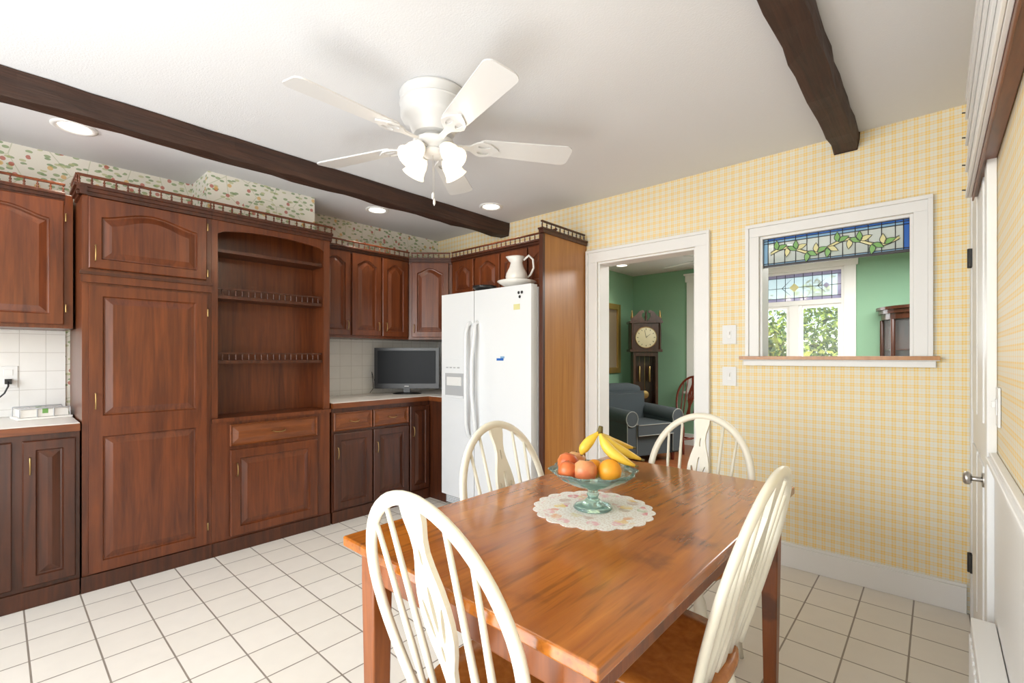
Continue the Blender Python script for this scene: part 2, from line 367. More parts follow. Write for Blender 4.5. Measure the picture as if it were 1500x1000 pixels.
def window(name,W,mid,transom):
    x0,x1,z0,z1=W; b=B(); y=LY-.001
    c=.11
    b.box(x0-c,x0,y-.025,y,z0,z1,'white'); b.box(x1,x1+c,y-.025,y,z0,z1,'white')
    b.box(x0-c-.02,x1+c+.02,y-.03,y,z1,z1+.09,'white'); b.box(x0-c-.035,x1+c+.035,y-.05,y,z1+.09,z1+.115,'white')
    b.box(x0-c-.03,x1+c+.03,y-.06,y,z0-.03,z0,'white'); b.box(x0-c,x1+c,y-.02,y,z0-.12,z0-.03,'white')
    for a,d in ((x0,x0+.03),(x1-.03,x1)): b.box(a,d,y+.002,y+.12,z0,z1,'white')
    b.box(x0+.03,x1-.03,y+.002,y+.12,z1-.03,z1,'white'); b.box(x0+.03,x1-.03,y+.002,y+.12,z0,z0+.04,'white')
    zt=1.89
    b.box(x0+.03,x1-.03,y+.015,y+.105,zt-.035,zt+.02,'white')
    panes=[(x0+.03,x1-.03)]
    if mid: b.box(mid-.05,mid+.05,y+.02,y+.1,z0+.04,zt-.035,'white'); panes=[(x0+.03,mid-.05),(mid+.05,x1-.03)]
    for a,d in panes:
        for q in (a,d-.035): b.box(q,q+.035,y+.038,y+.077,z0+.04,zt-.035,'white')
        b.box(a+.035,d-.035,y+.042,y+.073,z0+.04,z0+.09,'white'); b.box(a+.035,d-.035,y+.042,y+.073,zt-.07,zt-.035,'white')
        b.box(a+.03,d-.03,y+.055,y+.059,z0+.05,zt-.05,'pane')
    a,d=x0+.03,x1-.03; zb,ztp=zt+.02,z1-.03; yy=y+.05
    b.box(a,d,yy,yy+.004,zb,ztp,'sg_clear' if transom else 'pane')
    if transom:
        for q0,q1,r0,r1 in ((a,d,ztp-.04,ztp),(a,d,zb,zb+.04),(a,a+.04,zb+.04,ztp-.04),(d-.04,d,zb+.04,ztp-.04)):
            b.box(q0,q1,yy-.004,yy-.001,r0,r1,'sg_purp')
        nn=10
        for i in range(nn+1):
            x=a+(d-a)*i/nn; b.cyl((x,yy-.004,zb),(x,yy-.004,ztp),.0035,.0035,'lead',6)
        for z in (zb+.04,(zb+ztp)/2,ztp-.04): b.cyl((a,yy-.004,z),(d,yy-.004,z),.0035,.0035,'lead',6)
        cx,cz=(a+d)/2,(zb+ztp)/2
        for sgn,k,mt in ((0,1.2,'sg_yel'),(-.33,.8,'sg_purp'),(.33,.8,'sg_purp')):
            x=cx+sgn; q=.11*k
            b.tube([(x-q,yy-.008,cz),(x,yy-.008,cz+q),(x+q,yy-.008,cz),(x,yy-.008,cz-q)],.005,'lead',6,closed=True)
            q*=.4; b.prism([(x-q,cz),(x,cz-q),(x+q,cz),(x,cz+q)],0,.002,mt,False,Matrix(((1,0,0,0),(0,0,1,yy-.009),(0,1,0,0),(0,0,0,1))))
    b.make(name,.002)
window('window_2',W1,-1.28,True); window('window_3',W2,None,False)
def casing(b,x0,x1,z0,z1,w,y,sgn):
    def bx(a,c,d,e,t):
        ya,yb=sorted((y,y+t*sgn)); b.box(a,c,ya,yb,d,e,'white')
    T=.02
    bx(x0-w+.02,x0,z0,z1,T); bx(x1,x1+w-.02,z0,z1,T); bx(x0-w+.02,x1+w-.02,z1,z1+w-.02,T)
    bx(x0-w,x0-w+.02,z0,z1+w-.02,T+.012); bx(x1+w-.02,x1+w,z0,z1+w-.02,T+.012); bx(x0-w,x1+w,z1+w-.02,z1+w,T+.012)
b=B(); casing(b,DX0,DX1,0,DZ,.095,YB-.001,-1); casing(b,DX0,DX1,0,DZ,.095,YB+.141,1)
b.box(DX0,DX0+.015,YB+.0,YB+.14,0,DZ,'white'); b.box(DX1-.015,DX1,YB+.0,YB+.14,0,DZ,'white'); b.box(DX0+.015,DX1-.015,YB+.0,YB+.14,DZ-.015,DZ,'white')
b.make('trim_1',.002)
b=B(); casing(b,PX0,PX1,PZ0,PZ1,.075,YB-.001,-1); casing(b,PX0,PX1,PZ0,PZ1,.075,YB+.141,1)
b.box(PX0,PX0+.015,YB,YB+.14,PZ0,PZ1,'white'); b.box(PX1-.015,PX1,YB,YB+.14,PZ0,PZ1,'white'); b.box(PX0+.015,PX1-.015,YB,YB+.14,PZ1-.015,PZ1,'white')
b.box(PX0-.1,PX1+.1,YB-.055,YB+.16,PZ0-.022,PZ0,'white'); b.box(PX0-.101,PX1+.101,YB-.062,YB-.0555,PZ0-.018,PZ0+.002,'panel')
b.box(PX0-.085,PX1+.085,YB-.03,YB-.001,PZ0-.055,PZ0-.022,'white')
b.make('trim_2',.002)
# stained glass panel in the pass-through
b=B(); yy=YB+.03; x0,x1,z0,z1=PX0+.016,PX1-.016,1.79,PZ1-.016
b.box(x0,x1,yy,yy+.004,z0,z1,'sg_clear')
bw=.024
for q in ((x0+bw,x1-bw,z1-.012,z1,'sg_blue'),(x0,x0+bw,z0,z1,'sg_lblue'),(x1-bw,x1,z0,z1,'sg_blue'),(x0+bw,x1-bw,z0,z0+.009,'sg_lblue'),(x0+bw,x1-bw,z1-.028,z1-.012,'sg_lblue')):
    b.box(q[0],q[1],yy-.003,yy-.0005,q[2],q[3],q[4])
for i in range(13):
    x=x0+(x1-x0)*i/12; b.cyl((x,yy-.003,z0),(x,yy-.003,z1),.0022,.0022,'lead',6)
for x in (x0+bw,x1-bw): b.cyl((x,yy-.003,z0),(x,yy-.003,z1),.0025,.0025,'lead',6)
for z in (z0,z0+.009,z1-.028,z1-.012,z1): b.cyl((x0,yy-.003,z),(x1,yy-.003,z),.0025,.0025,'lead',6)
zc=(z0+z1)/2-.012
vine=[(x0+.04+(x1-x0-.08)*t,yy-.007,zc+.026*math.sin(t*4*pi)) for t in [i/48 for i in range(49)]]
b.tube(vine,.0075,'sg_yel',6,ref=(0,1,0),ry=.5)
for o in (-.009,.009): b.tube([(p[0],p[1]-.001,p[2]+o) for p in vine],.002,'lead',6)
def leaf2d(L,W):
    o=[]
    for i in range(9): t=i/8; o.append((L*t,W*math.sin(pi*t**.8)))
    for i in range(7,0,-1): t=i/8; o.append((L*t,-W*math.sin(pi*t**.8)*.6))
    return o
k=0
for i in range(3,47,4):
    p=vine[i]; k+=1; sg=1 if k%2 else -1
    for da in (0,1.2):
        a=(.45+da)*sg; o=leaf2d(.056,.017)
        R=Matrix.Translation((p[0],yy-.010-.001*da,p[2]))@Matrix(((math.cos(a),-math.sin(a),0,0),(0,0,1,0),(math.sin(a),math.cos(a),0,0),(0,0,0,1)))
        b.prism(o,-.0008,.0008,'sg_green' if (k+int(da))%3 else 'sg_yel',False,R)
        b.tube([(q[0],q[1],-.001) for q in o],.0017,'lead',5,closed=True,M2=R)
b.box(x0,x1,yy-.006,yy+.012,z0-.012,z0,'lead')
b.make('stained_glass_panel')
b=B(); b.box(DX1+.096,XR-.035,YB-.018,YB-.001,0,.125,'white'); b.box(DX1+.096,XR-.035,YB-.012,YB-.001,.125,.14,'white'); b.make('baseboard_back',.003)
def beam(name,x0,x1,z0):
    b=B(); n=40; vs=[];fs=[]
    for i in range(n+1):
        y=YF+(YB-YF-.004)*i/n
        j=lambda a:random.uniform(-a,a)
        vs+=[(x0+j(.005),y,ZC-.001),(x1+j(.005),y,ZC-.001),(x1+j(.005),y,(z0+ZC)/2+j(.004)),(x1-.008+j(.006),y,z0+j(.006)),(x0+.008+j(.006),y,z0+j(.006)),(x0+j(.005),y,(z0+ZC)/2)]
    for i in range(n):
        for k in range(6):
            q=(k+1)%6; fs.append((i*6+k,i*6+q,(i+1)*6+q,(i+1)*6+k))
    fs+= [list(range(6)),[n*6+k for k in range(6)][::-1]]
    b.add(vs,fs,'beam'); b.make(name,.004)
beam('ceiling_beam',-3.0,-2.88,2.33); beam('ceiling_beam',-.43,-.305,2.365)
# ---------------------------------------------------------------- right wall
b=B()
b.box(XR-.025,XR-.001,3.04,YB-.002,0,2.12,'white'); b.box(XR-.025,XR-.001,2.13,2.22,0,2.12,'white'); b.box(XR-.025,XR-.001,2.22,3.04,2.03,2.12,'white')
b.make('trim_3',.003)
b=B(); b.box(XR-.018,XR-.001,2.225,3.035,.005,2.025,'white')
for z0,z1 in ((.2,.85),(1.0,1.9)):
    for y0,y1 in ((2.33,2.6),(2.67,2.94)): b.box(XR-.024,XR-.016,y0,y1,z0,z1,'white')
for z in (.28,1.69): b.cyl((XR-.03,3.035,z-.045),(XR-.03,3.035,z+.045),.008,.008,'iron',8); b.box(XR-.03,XR-.02,3.0,3.035,z-.04,z+.04,'iron')
b.cyl((XR-.02,2.34,.80),(XR-.052,2.34,.80),.009,.009,'steel'); b.cyl((XR-.018,2.34,.80),(XR-.024,2.34,.80),.028,.028,'steel',20); b.lathe([(.001,0),(.016,.001),(.023,.008),(.023,.018),(.016,.024),(.001,.025)],(0,0,0),'steel',18,Matrix.Translation((XR-.05,2.34,.80))@Matrix.Rotation(-pi/2,4,'Y'))
b.make('door_1',.002)
b=B(); b.box(XR-.02,XR-.001,YF,2.128,.88,.93,'white'); b.box(XR-.028,XR-.001,YF,2.127,.9,.915,'white')
b.make('trim_4',.003)
b=B(); b.box(XR-.008,XR-.001,YF,2.128,0,.88,'white'); b.make('wall_right_wainscot')
b=B(); b.box(XR-.065,XR-.01,.2,2.05,.02,.42,'white')
for i in range(36): b.box(XR-.07,XR-.064,.24+i*.05,.27+i*.05,.06,.38,'plastic')
b.make('radiator_cover',.003)
def plate(name,T,w=.075,h=.12):
    b=B(); b.M=T; b.box(-w/2,w/2,-h/2,h/2,0,.006,'plastic'); b.box(-.012,.012,-.025,.025,.006,.009,'white'); b.box(-.005,.005,-.002,.018,.009,.018,'white'); return b.make(name,.0015)
plate('light_switch',frame((-.975,YB-.001,1.375),(1,0,0),(0,-1,0)),.085,.12); plate('light_switch',frame((-.975,YB-.001,1.11),(1,0,0),(0,-1,0)),.085,.12)
plate('light_switch',frame((XR-.001,2.06,1.08),(0,-1,0),(-1,0,0)))
b=B(); S0,S1=.7,2.62
b.box(XR-.050,XR-.040,S0,S1,1.87,2.27,'white')
for z in (1.87,1.975,2.08,2.185,2.26): b.box(XR-.058,XR-.0505,S0,S1,z,z+.022,'white')
b.box(XR-.040,XR-.002,S1-.02,S1,1.87,2.27,'white'); b.box(XR-.040,XR-.002,S0,S1,2.25,2.268,'white')
b.box(XR-.039,XR-.002,S0,S1-.021,1.865,1.885,'cherry_o'); b.box(XR-.0395,XR-.034,S0,S1-.022,1.85,1.90,'cherry_o')
for z in (1.90,2.0,2.11,2.21): b.cyl((XR-.05,S1-.01,z),(XR-.068,S1-.01,z+.004),.003,.003,'iron',6)
b.make('wall_shelf',.002)
# ---------------------------------------------------------------- cabinets
CX=-3.30
UX=-3.57
XE=XW+.012
GZ=2.13
def gallery(b,p0,p1,z,mat='cherry'):
    p0=Vector((*p0,0));p1=Vector((*p1,0)); d=p1-p0; L=d.length; u=d/L; n=Vector((u.y,-u.x,0))
    T=Matrix(((u.x,n.x,0,p0.x),(u.y,n.y,0,p0.y),(0,0,1,z),(0,0,0,1)))
    b.box(0,L,-.008,.008,0,.006,mat,T); b.box(0,L,-.007,.007,.042,.054,mat,T)
    k=max(2,int(L/.05)); 
    for i in range(k+1):
        x=.008+(L-.016)*i/k
        b.lathe([(.003,.006),(.0062,.013),(.003,.019),(.0068,.026),(.003,.034),(.005,.042)],(x,0,0),mat,7,T,cap=False)
def crown(b,p0,p1,z,mat='cherry_d',ext=.0):
    p0=Vector((*p0,0));p1=Vector((*p1,0)); d=p1-p0; L=d.length; u=d/L; n=Vector((u.y,-u.x,0))
    T=Matrix(((u.x,n.x,0,p0.x),(u.y,n.y,0,p0.y),(0,0,1,z),(0,0,0,1)))
    b.box(0,L,-.018,.012,-.05,-.03,mat,T); b.box(0,L,-.019,.022,-.03,-.012,mat,T); b.box(0,L,-.020,.032,-.012,.001,mat,T)
def pull(b,T,horizontal=False,L=.08,mat='brass'):
    if horizontal: pts=[(-L/2,0,0),(-L/2,0,.018),(-L/4,-.006,.024),(0,-.008,.025),(L/4,-.006,.024),(L/2,0,.018),(L/2,0,0)]
    else: pts=[(0,-L/2,0),(0,-L/2,.018),(0,-L/4,.024),(0,0,.026),(0,L/4,.024),(0,L/2,.018),(0,L/2,0)]
    b.tube(pts,.0032,mat,8,M2=T)
def hinge(b,T):
    b.tube([(0,-.022,.006),(0,.022,.006)],.004,'brass',8,M2=T)
FX=lambda x,y,z: frame((x,y,z),(0,1,0),(1,0,0))
FY=lambda x,y,z: frame((x,y,z),(1,0,0),(0,-1,0))
b=B(); P0,P1=.30,.887
b.box(XE,CX,P0,P1,0.0,GZ,'cherry'); b.box(CX+.001,CX+.012,P0-.004,P1,0.001,.085,'cherry_d')
b.box(CX+.001,CX+.02,P0-.006,P1,1.625,1.69,'cherry'); b.box(CX+.001,CX+.03,P0-.012,P1,1.665,1.68,'cherry_d')
b.door(FX(CX,P0+.025,1.70),.535,.375,'cherry',arch=.05,st=.05)
b.door(FX(CX,P0+.025,.095),.535,.77,'cherry',st=.055,chamfer=False); b.door(FX(CX,P0+.025,.865),.535,.745,'cherry',st=.055,chamfer=False)
crown(b,(CX,P0-.02),(CX,P1+.0),GZ); crown(b,(XE+.38,P0),(CX+.03,P0),GZ)
gallery(b,(CX+.02,P0-.02),(CX+.02,P1),GZ); gallery(b,(XE+.36,P0-.02),(CX+.02,P0-.02),GZ)
for z in (1.0,1.78): pull(b,FX(CX+.02,P0+.05,z))
for z in (.2,1.5,1.74,2.02): hinge(b,FX(CX+.012,P1-.022,z))
b.make('pantry_cabinet',.002)
b=B(); H0,H1=.888,1.645; HB=-3.525
b.box(HB,CX-.021,H0,H0+.03,.852,GZ,'cherry'); b.box(HB,CX-.021,H1-.03,H1,.852,GZ,'cherry')
b.box(HB+.0,HB+.01,H0+.031,H1-.031,.852,GZ-.031,'cherry'); b.box(HB,CX-.021,H0+.031,H1-.031,GZ-.03,GZ-.001,'cherry')
b.box(HB,CX,H0,H1,0,.825,'cherry'); b.box(HB,CX+.022,H0,H1,.826,.851,'cherry')
b.box(CX+.001,CX+.012,H0,H1,0.001,.085,'cherry_d')
b.box(CX-.02,CX,H0,H0+.035,.852,GZ,'cherry'); b.box(CX-.02,CX,H1-.045,H1,.852,GZ,'cherry')
for z,g in ((1.21,1),(1.62,1),(1.91,0)):
    b.box(HB+.011,CX-.023,H0+.031,H1-.031,z-.02,z,'cherry_d')
    if g: 
        x=CX-.035
        b.box(x-.006,x+.006,H0+.035,H1-.045,z+.04,z+.05,'cherry_d')
        for i in range(17): b.lathe([(.003,0),(.006,.01),(.003,.02),(.006,.03),(.003,.04)],(x,H0+.07+i*(H1-H0-.14)/16,z),'cherry_d',7,cap=False)
y0,y1=H0+.036,H1-.046; out=[(y0,GZ-.001),(y0,1.995)]
for i in range(21):
    t=i/20; out.append((y0+(y1-y0)*t,2.005+.038*math.sin(pi*t)**.6 if 0<t<1 else 2.0))
out+=[(y1,1.995),(y1,GZ-.001)]
vs,fs=curve_mesh([out],.009)
b.add(vs,fs,'cherry',False,Matrix(((0,0,1,CX-.01),(1,0,0,0),(0,1,0,0),(0,0,0,1))))
b.door(FX(CX,H0+.10,.67),.56,.135,'cherry_o',st=.004,t=.018)
b.door(FX(CX,H0+.10,.10),.56,.545,'cherry',st=.055)
pull(b,FX(CX+.018,(H0+H1)/2+.01,.74),True); pull(b,FX(CX+.02,H0+.135,.52))
crown(b,(CX,H0),(CX,H1+.012),GZ); gallery(b,(CX+.02,H0),(CX+.02,H1+.012),GZ)
b.make('hutch_cabinet',.0015)
b=B(); b.box(XE,UX,-1.2,P0-.012,1.39,GZ,'cherry')
for y in (-1.18,-.70,-.215): b.door(FX(UX,y,1.41),.465,.68,'cherry',arch=.05); 
pull(b,FX(UX+.02,-.185,1.5)); crown(b,(UX,-1.2),(UX,P0-.045),GZ); gallery(b,(UX+.02,-1.2),(UX+.02,P0-.045),GZ)
for z in (1.5,2.0): hinge(b,FX(UX+.012,.258,z))
b.make('upper_cabinet',.002)
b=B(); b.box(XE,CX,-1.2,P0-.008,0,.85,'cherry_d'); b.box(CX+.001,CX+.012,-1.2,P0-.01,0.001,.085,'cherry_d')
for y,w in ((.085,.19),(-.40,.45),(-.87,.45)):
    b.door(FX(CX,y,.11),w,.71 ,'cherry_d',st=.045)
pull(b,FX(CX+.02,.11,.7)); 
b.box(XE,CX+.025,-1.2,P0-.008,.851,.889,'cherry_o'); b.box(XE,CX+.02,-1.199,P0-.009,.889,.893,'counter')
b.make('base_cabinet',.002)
b=B(); R0,R1=1.66,YB-.012
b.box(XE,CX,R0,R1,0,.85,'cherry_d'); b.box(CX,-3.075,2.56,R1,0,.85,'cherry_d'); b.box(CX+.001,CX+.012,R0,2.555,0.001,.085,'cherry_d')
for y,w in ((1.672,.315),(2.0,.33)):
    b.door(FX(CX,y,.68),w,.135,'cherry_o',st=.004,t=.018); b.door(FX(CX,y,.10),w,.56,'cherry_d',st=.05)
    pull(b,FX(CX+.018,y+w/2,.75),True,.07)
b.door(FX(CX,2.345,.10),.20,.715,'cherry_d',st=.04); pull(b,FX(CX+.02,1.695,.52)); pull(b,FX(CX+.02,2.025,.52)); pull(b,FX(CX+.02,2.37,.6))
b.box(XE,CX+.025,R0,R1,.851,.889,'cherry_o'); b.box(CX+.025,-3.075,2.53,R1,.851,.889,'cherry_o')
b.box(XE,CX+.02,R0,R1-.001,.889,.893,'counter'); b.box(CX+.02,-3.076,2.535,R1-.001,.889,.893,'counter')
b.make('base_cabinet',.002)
b=B(); b.box(XE,UX,1.66,2.525,1.39,GZ,'cherry')
for y,w in ((1.69,.26),(1.965,.27),(2.25,.262)): b.door(FX(UX,y,1.41),w,.68,'cherry',arch=.045,st=.045); pull(b,FX(UX+.02,y+(w-.03 if y<2.2 else .03),1.49),L=.07)
crown(b,(UX,1.67),(UX,2.525),GZ); gallery(b,(UX+.02,1.67),(UX+.02,2.525),GZ); b.make('upper_cabinet',.002)
b=B(); poly=[(XE,R1),(XE,2.53),(UX,2.53),(-3.29,2.81),(-3.29,R1)]
b.prism(poly,1.39,GZ,'cherry')
u=Vector((-3.29-UX,2.81-2.53,0)); L=u.length; u.normalize(); n=Vector((u.y,-u.x,0))
b.door(frame((UX+u.x*.03,2.53+u.y*.03,1.41),u,n),L-.06,.68,'cherry',arch=.045,st=.05)
pull(b,frame((UX+u.x*.055+n.x*.02,2.53+u.y*.055+n.y*.02,1.49),u,n),L=.07)
crown(b,(UX,2.53),(-3.29,2.81),GZ); gallery(b,(UX+.02,2.545),(-3.29,2.79),GZ); b.make('corner_cabinet',.002)
b=B(); b.box(-3.285,-2.08,2.81,R1,1.765,GZ,'cherry')
b.door(FY(-3.265,2.81,1.785),.275,.305,'cherry',arch=.045,st=.045)
for x in (-2.96,-2.66,-2.36): b.door(FY(x,2.81,1.785),.285 if x<-2.4 else .26,.305,'cherry',arch=.045,st=.045)
crown(b,(-3.285,2.81),(-2.08,2.81),GZ); gallery(b,(-3.27,2.79),(-2.08,2.79),GZ); b.make('above_refrigerator_cabinet',.002)
b=B(); b.box(-2.072,-2.047,2.6,R1,0,GZ,'panel'); b.box(-2.078,-2.043,2.575,2.6,0,GZ-.03,'cherry_d')
b.box(-2.078,-2.03,2.56,R1,GZ,GZ+.012,'cherry_d'); b.box(-2.077,-2.035,2.57,R1,GZ-.025,GZ,'cherry_d')
gallery(b,(-2.055,2.575),(-2.055,R1-.01),GZ+.012,'cherry_d'); 
b.make('refrigerator_side_panel',.002)
b=B(); b.box(XW+.001,XW+.011,-1.2,P0-.02,.894,1.388,'splash'); b.make('backsplash_tiles')
b=B(); b.box(XW+.001,XW+.011,1.66,YB-.001,.894,1.388,'splash'); b.box(XW+.011,-3.08,YB-.011,YB-.001,.894,1.388,'splash'); b.make('backsplash_tiles')
b=B(); b.M=frame((XW+.012,.045,1.12),(0,1,0),(1,0,0)); b.box(-.037,.037,-.06,.06,0,.006,'plastic')
for z in (-.025,.025): b.box(-.018,.018,z-.016,z+.016,.006,.009,'white')
b.box(-.014,.014,-.04,-.012,.009,.04,'black'); b.tube([(0,-.026,.04),(0,-.05,.055),(-.015,-.09,.05),(-.04,-.12,.04),(-.09,-.13,.03)],.004,'black',8)
b.make('wall_outlet',.001)
b=B(); b.M=Matrix.Translation((-3.70,.17,.894))@Matrix.Rotation(math.radians(8),4,'Z')
b.box(-.09,.09,-.11,.11,0,.012,'ceramic')
for x in (-.085,.085):
    for y in (-.1,-.033,.033,.1): b.cyl((x,y,.012),(x,y,.06),.003,.003,'grey',6)
    b.tube([(x,-.1,.06),(x,.1,.06)],.004,'grey',6)
b.box(-.078,.078,-.095,.095,.013,.055,'ceramic'); b.box(-.079,.079,-.012,.012,.03,.056,'sg_green')
b.make('napkin_holder',.002)
# fridge
b=B(); fx0,fx1,fy=-3.06,-2.088,2.5; FH=1.745
b.box(fx0,fx1,fy+.075,3.10,.02,FH-.015,'fridge'); sp=fx0+.395
for x0,x1 in ((fx0,sp-.004),(sp+.004,fx1)):
    b.box(x0,x1,fy,fy+.068,.10,FH,'fridge')
b.box(fx0+.01,fx1-.01,fy+.04,fy+.08,.02,.095,'grey')
for i in range(5): b.box(fx0+.03,fx1-.03,fy+.034,fy+.042,.03+i*.013,.036+i*.013,'fridge')
for x,s in ((sp-.04,-1),(sp+.04,1)):
    pts=[(x,fy+.0,1.50),(x,fy-.03,1.48),(x+s*.01,fy-.045,1.42),(x+s*-.006,fy-.06,1.2),(x+s*-.006,fy-.06,.95),(x+s*.01,fy-.045,.72),(x,fy-.03,.62),(x,fy,.60)]
    b.tube(pts,.015,'fridge',10)
dx0,dx1=fx0+.06,sp-.10
b.box(dx0-.012,dx1+.012,fy-.01,fy-.0005,.88,1.22,'fridge'); b.box(dx0,dx1,fy-.013,fy-.009,.90,1.10,'grey'); b.box(dx0+.01,dx1-.01,fy-.02,fy-.01,.90,.92,'fridge')
b.box(dx0+.03,dx1-.03,fy-.022,fy-.012,1.0,1.07,'plastic')
for i in range(4): b.box(dx0+.012+i*.045,dx0+.04+i*.045,fy-.014,fy-.009,1.14,1.15,'grey')
b.box(-2.42,-2.35,fy-.003,fy-.0005,1.205,1.222,'sg_blue'); b.box(-2.38,-2.34,fy-.004,fy-.001,1.222,1.236,'sg_lblue')
b.box(-2.25,-2.19,fy-.003,fy-.0005,1.57,1.61,'sg_yel')
for x,z in ((-2.2,1.69),(-2.17,1.69),(-2.19,1.66)): b.sphere((x,fy-.004,z),.011,'black',(1,.4,1),10)
b.make('refrigerator',.012,3)
b=B(); b.M=Matrix.Translation((-2.36,2.655,FH+.001))
b.lathe([(.06,0),(.062,.006),(.08,.015),(.12,.035),(.15,.055),(.147,.058),(.115,.04),(.075,.02),(.001,.014)],(0,0,0),'ceramic',32)
def spout(a,r,z): return 1+ (.35*max(0,math.cos(a-math.radians(220)))**6 if z>.2 else 0)
b.lathe([(.001,.02),(.05,.02),(.05,.03),(.075,.06),(.085,.09),(.078,.12),(.055,.165),(.045,.20),(.05,.225),(.062,.245),(.058,.245),(.042,.21),(.001,.20)],(0,0,0),'ceramic',32,cap=False,fn=spout)
b.tube([(.04,.034,.22),(.07,.06,.255),(.095,.08,.225),(.098,.085,.16),(.08,.07,.11),(.062,.055,.09)],[.008,.009,.008,.008,.008,.006],'ceramic',10)
b.make('pitcher_and_basin')
b=B(); b.lathe([(.05,0),(.09,.03),(.10,.05),(.094,.05),(.05,.01),(.001,.008)],(-2.68,2.63,FH+.001),'black',24); b.make('dark_bowl')
b=B(); b.M=Matrix.Translation((-3.585,2.525,.894))@Matrix.Rotation(math.radians(42),4,'Z')
b.lathe([(.001,0),(.13,0),(.13,.006),(.10,.014),(.001,.016)],(0,0,0),'black',28,Matrix.Diagonal((1,.62,1,1))); b.box(-.03,.03,-.015,.015,.012,.06,'black')
b.box(-.295,.295,-.02,.03,.05,.42,'black'); b.box(-.265,.265,-.0225,-.0195,.095,.395,'screen'); b.box(-.02,.02,-.0225,-.0195,.068,.074,'plastic')
b.tube([(-.2,.035,.15),(-.31,.03,.12),(-.33,.02,.2),(-.32,.04,.05),(-.34,.0,.01)],.003,'black',6)
b.make('television',.004)
# ---------------------------------------------------------------- table
b=B(); TX0,TX1,TY0,TY1=-1.19,-.39,.63,2.0
b.box(TX0,TX1,TY0,TY1,.722,.75,'table')
i_=.05
for a in ((TX0+i_,TX1-i_,TY0+i_,TY0+i_+.022),(TX0+i_,TX1-i_,TY1-i_-.022,TY1-i_),(TX0+i_,TX0+i_+.022,TY0+i_,TY1-i_),(TX1-i_-.022,TX1-i_,TY0+i_,TY1-i_)):
    b.box(*a,.63,.7215,'tablel')
for x in (TX0+.035,TX1-.035-.06):
    for y in (TY0+.035,TY1-.035-.06):
        c=(x+.03,y+.03); v=[]
        for z,h in ((0,.021),(.63,.030),(.7215,.030)): v+=[(c[0]-h,c[1]-h,z),(c[0]+h,c[1]-h,z),(c[0]+h,c[1]+h,z),(c[0]-h,c[1]+h,z)]
        f=[(3,2,1,0),(8,9,10,11)]+[(k*4+j,k*4+(j+1)%4,(k+1)*4+(j+1)%4,(k+1)*4+j) for k in range(2) for j in range(4)]
        b.add(v,f,'tablel')
b.make('dining_table',.005,3)
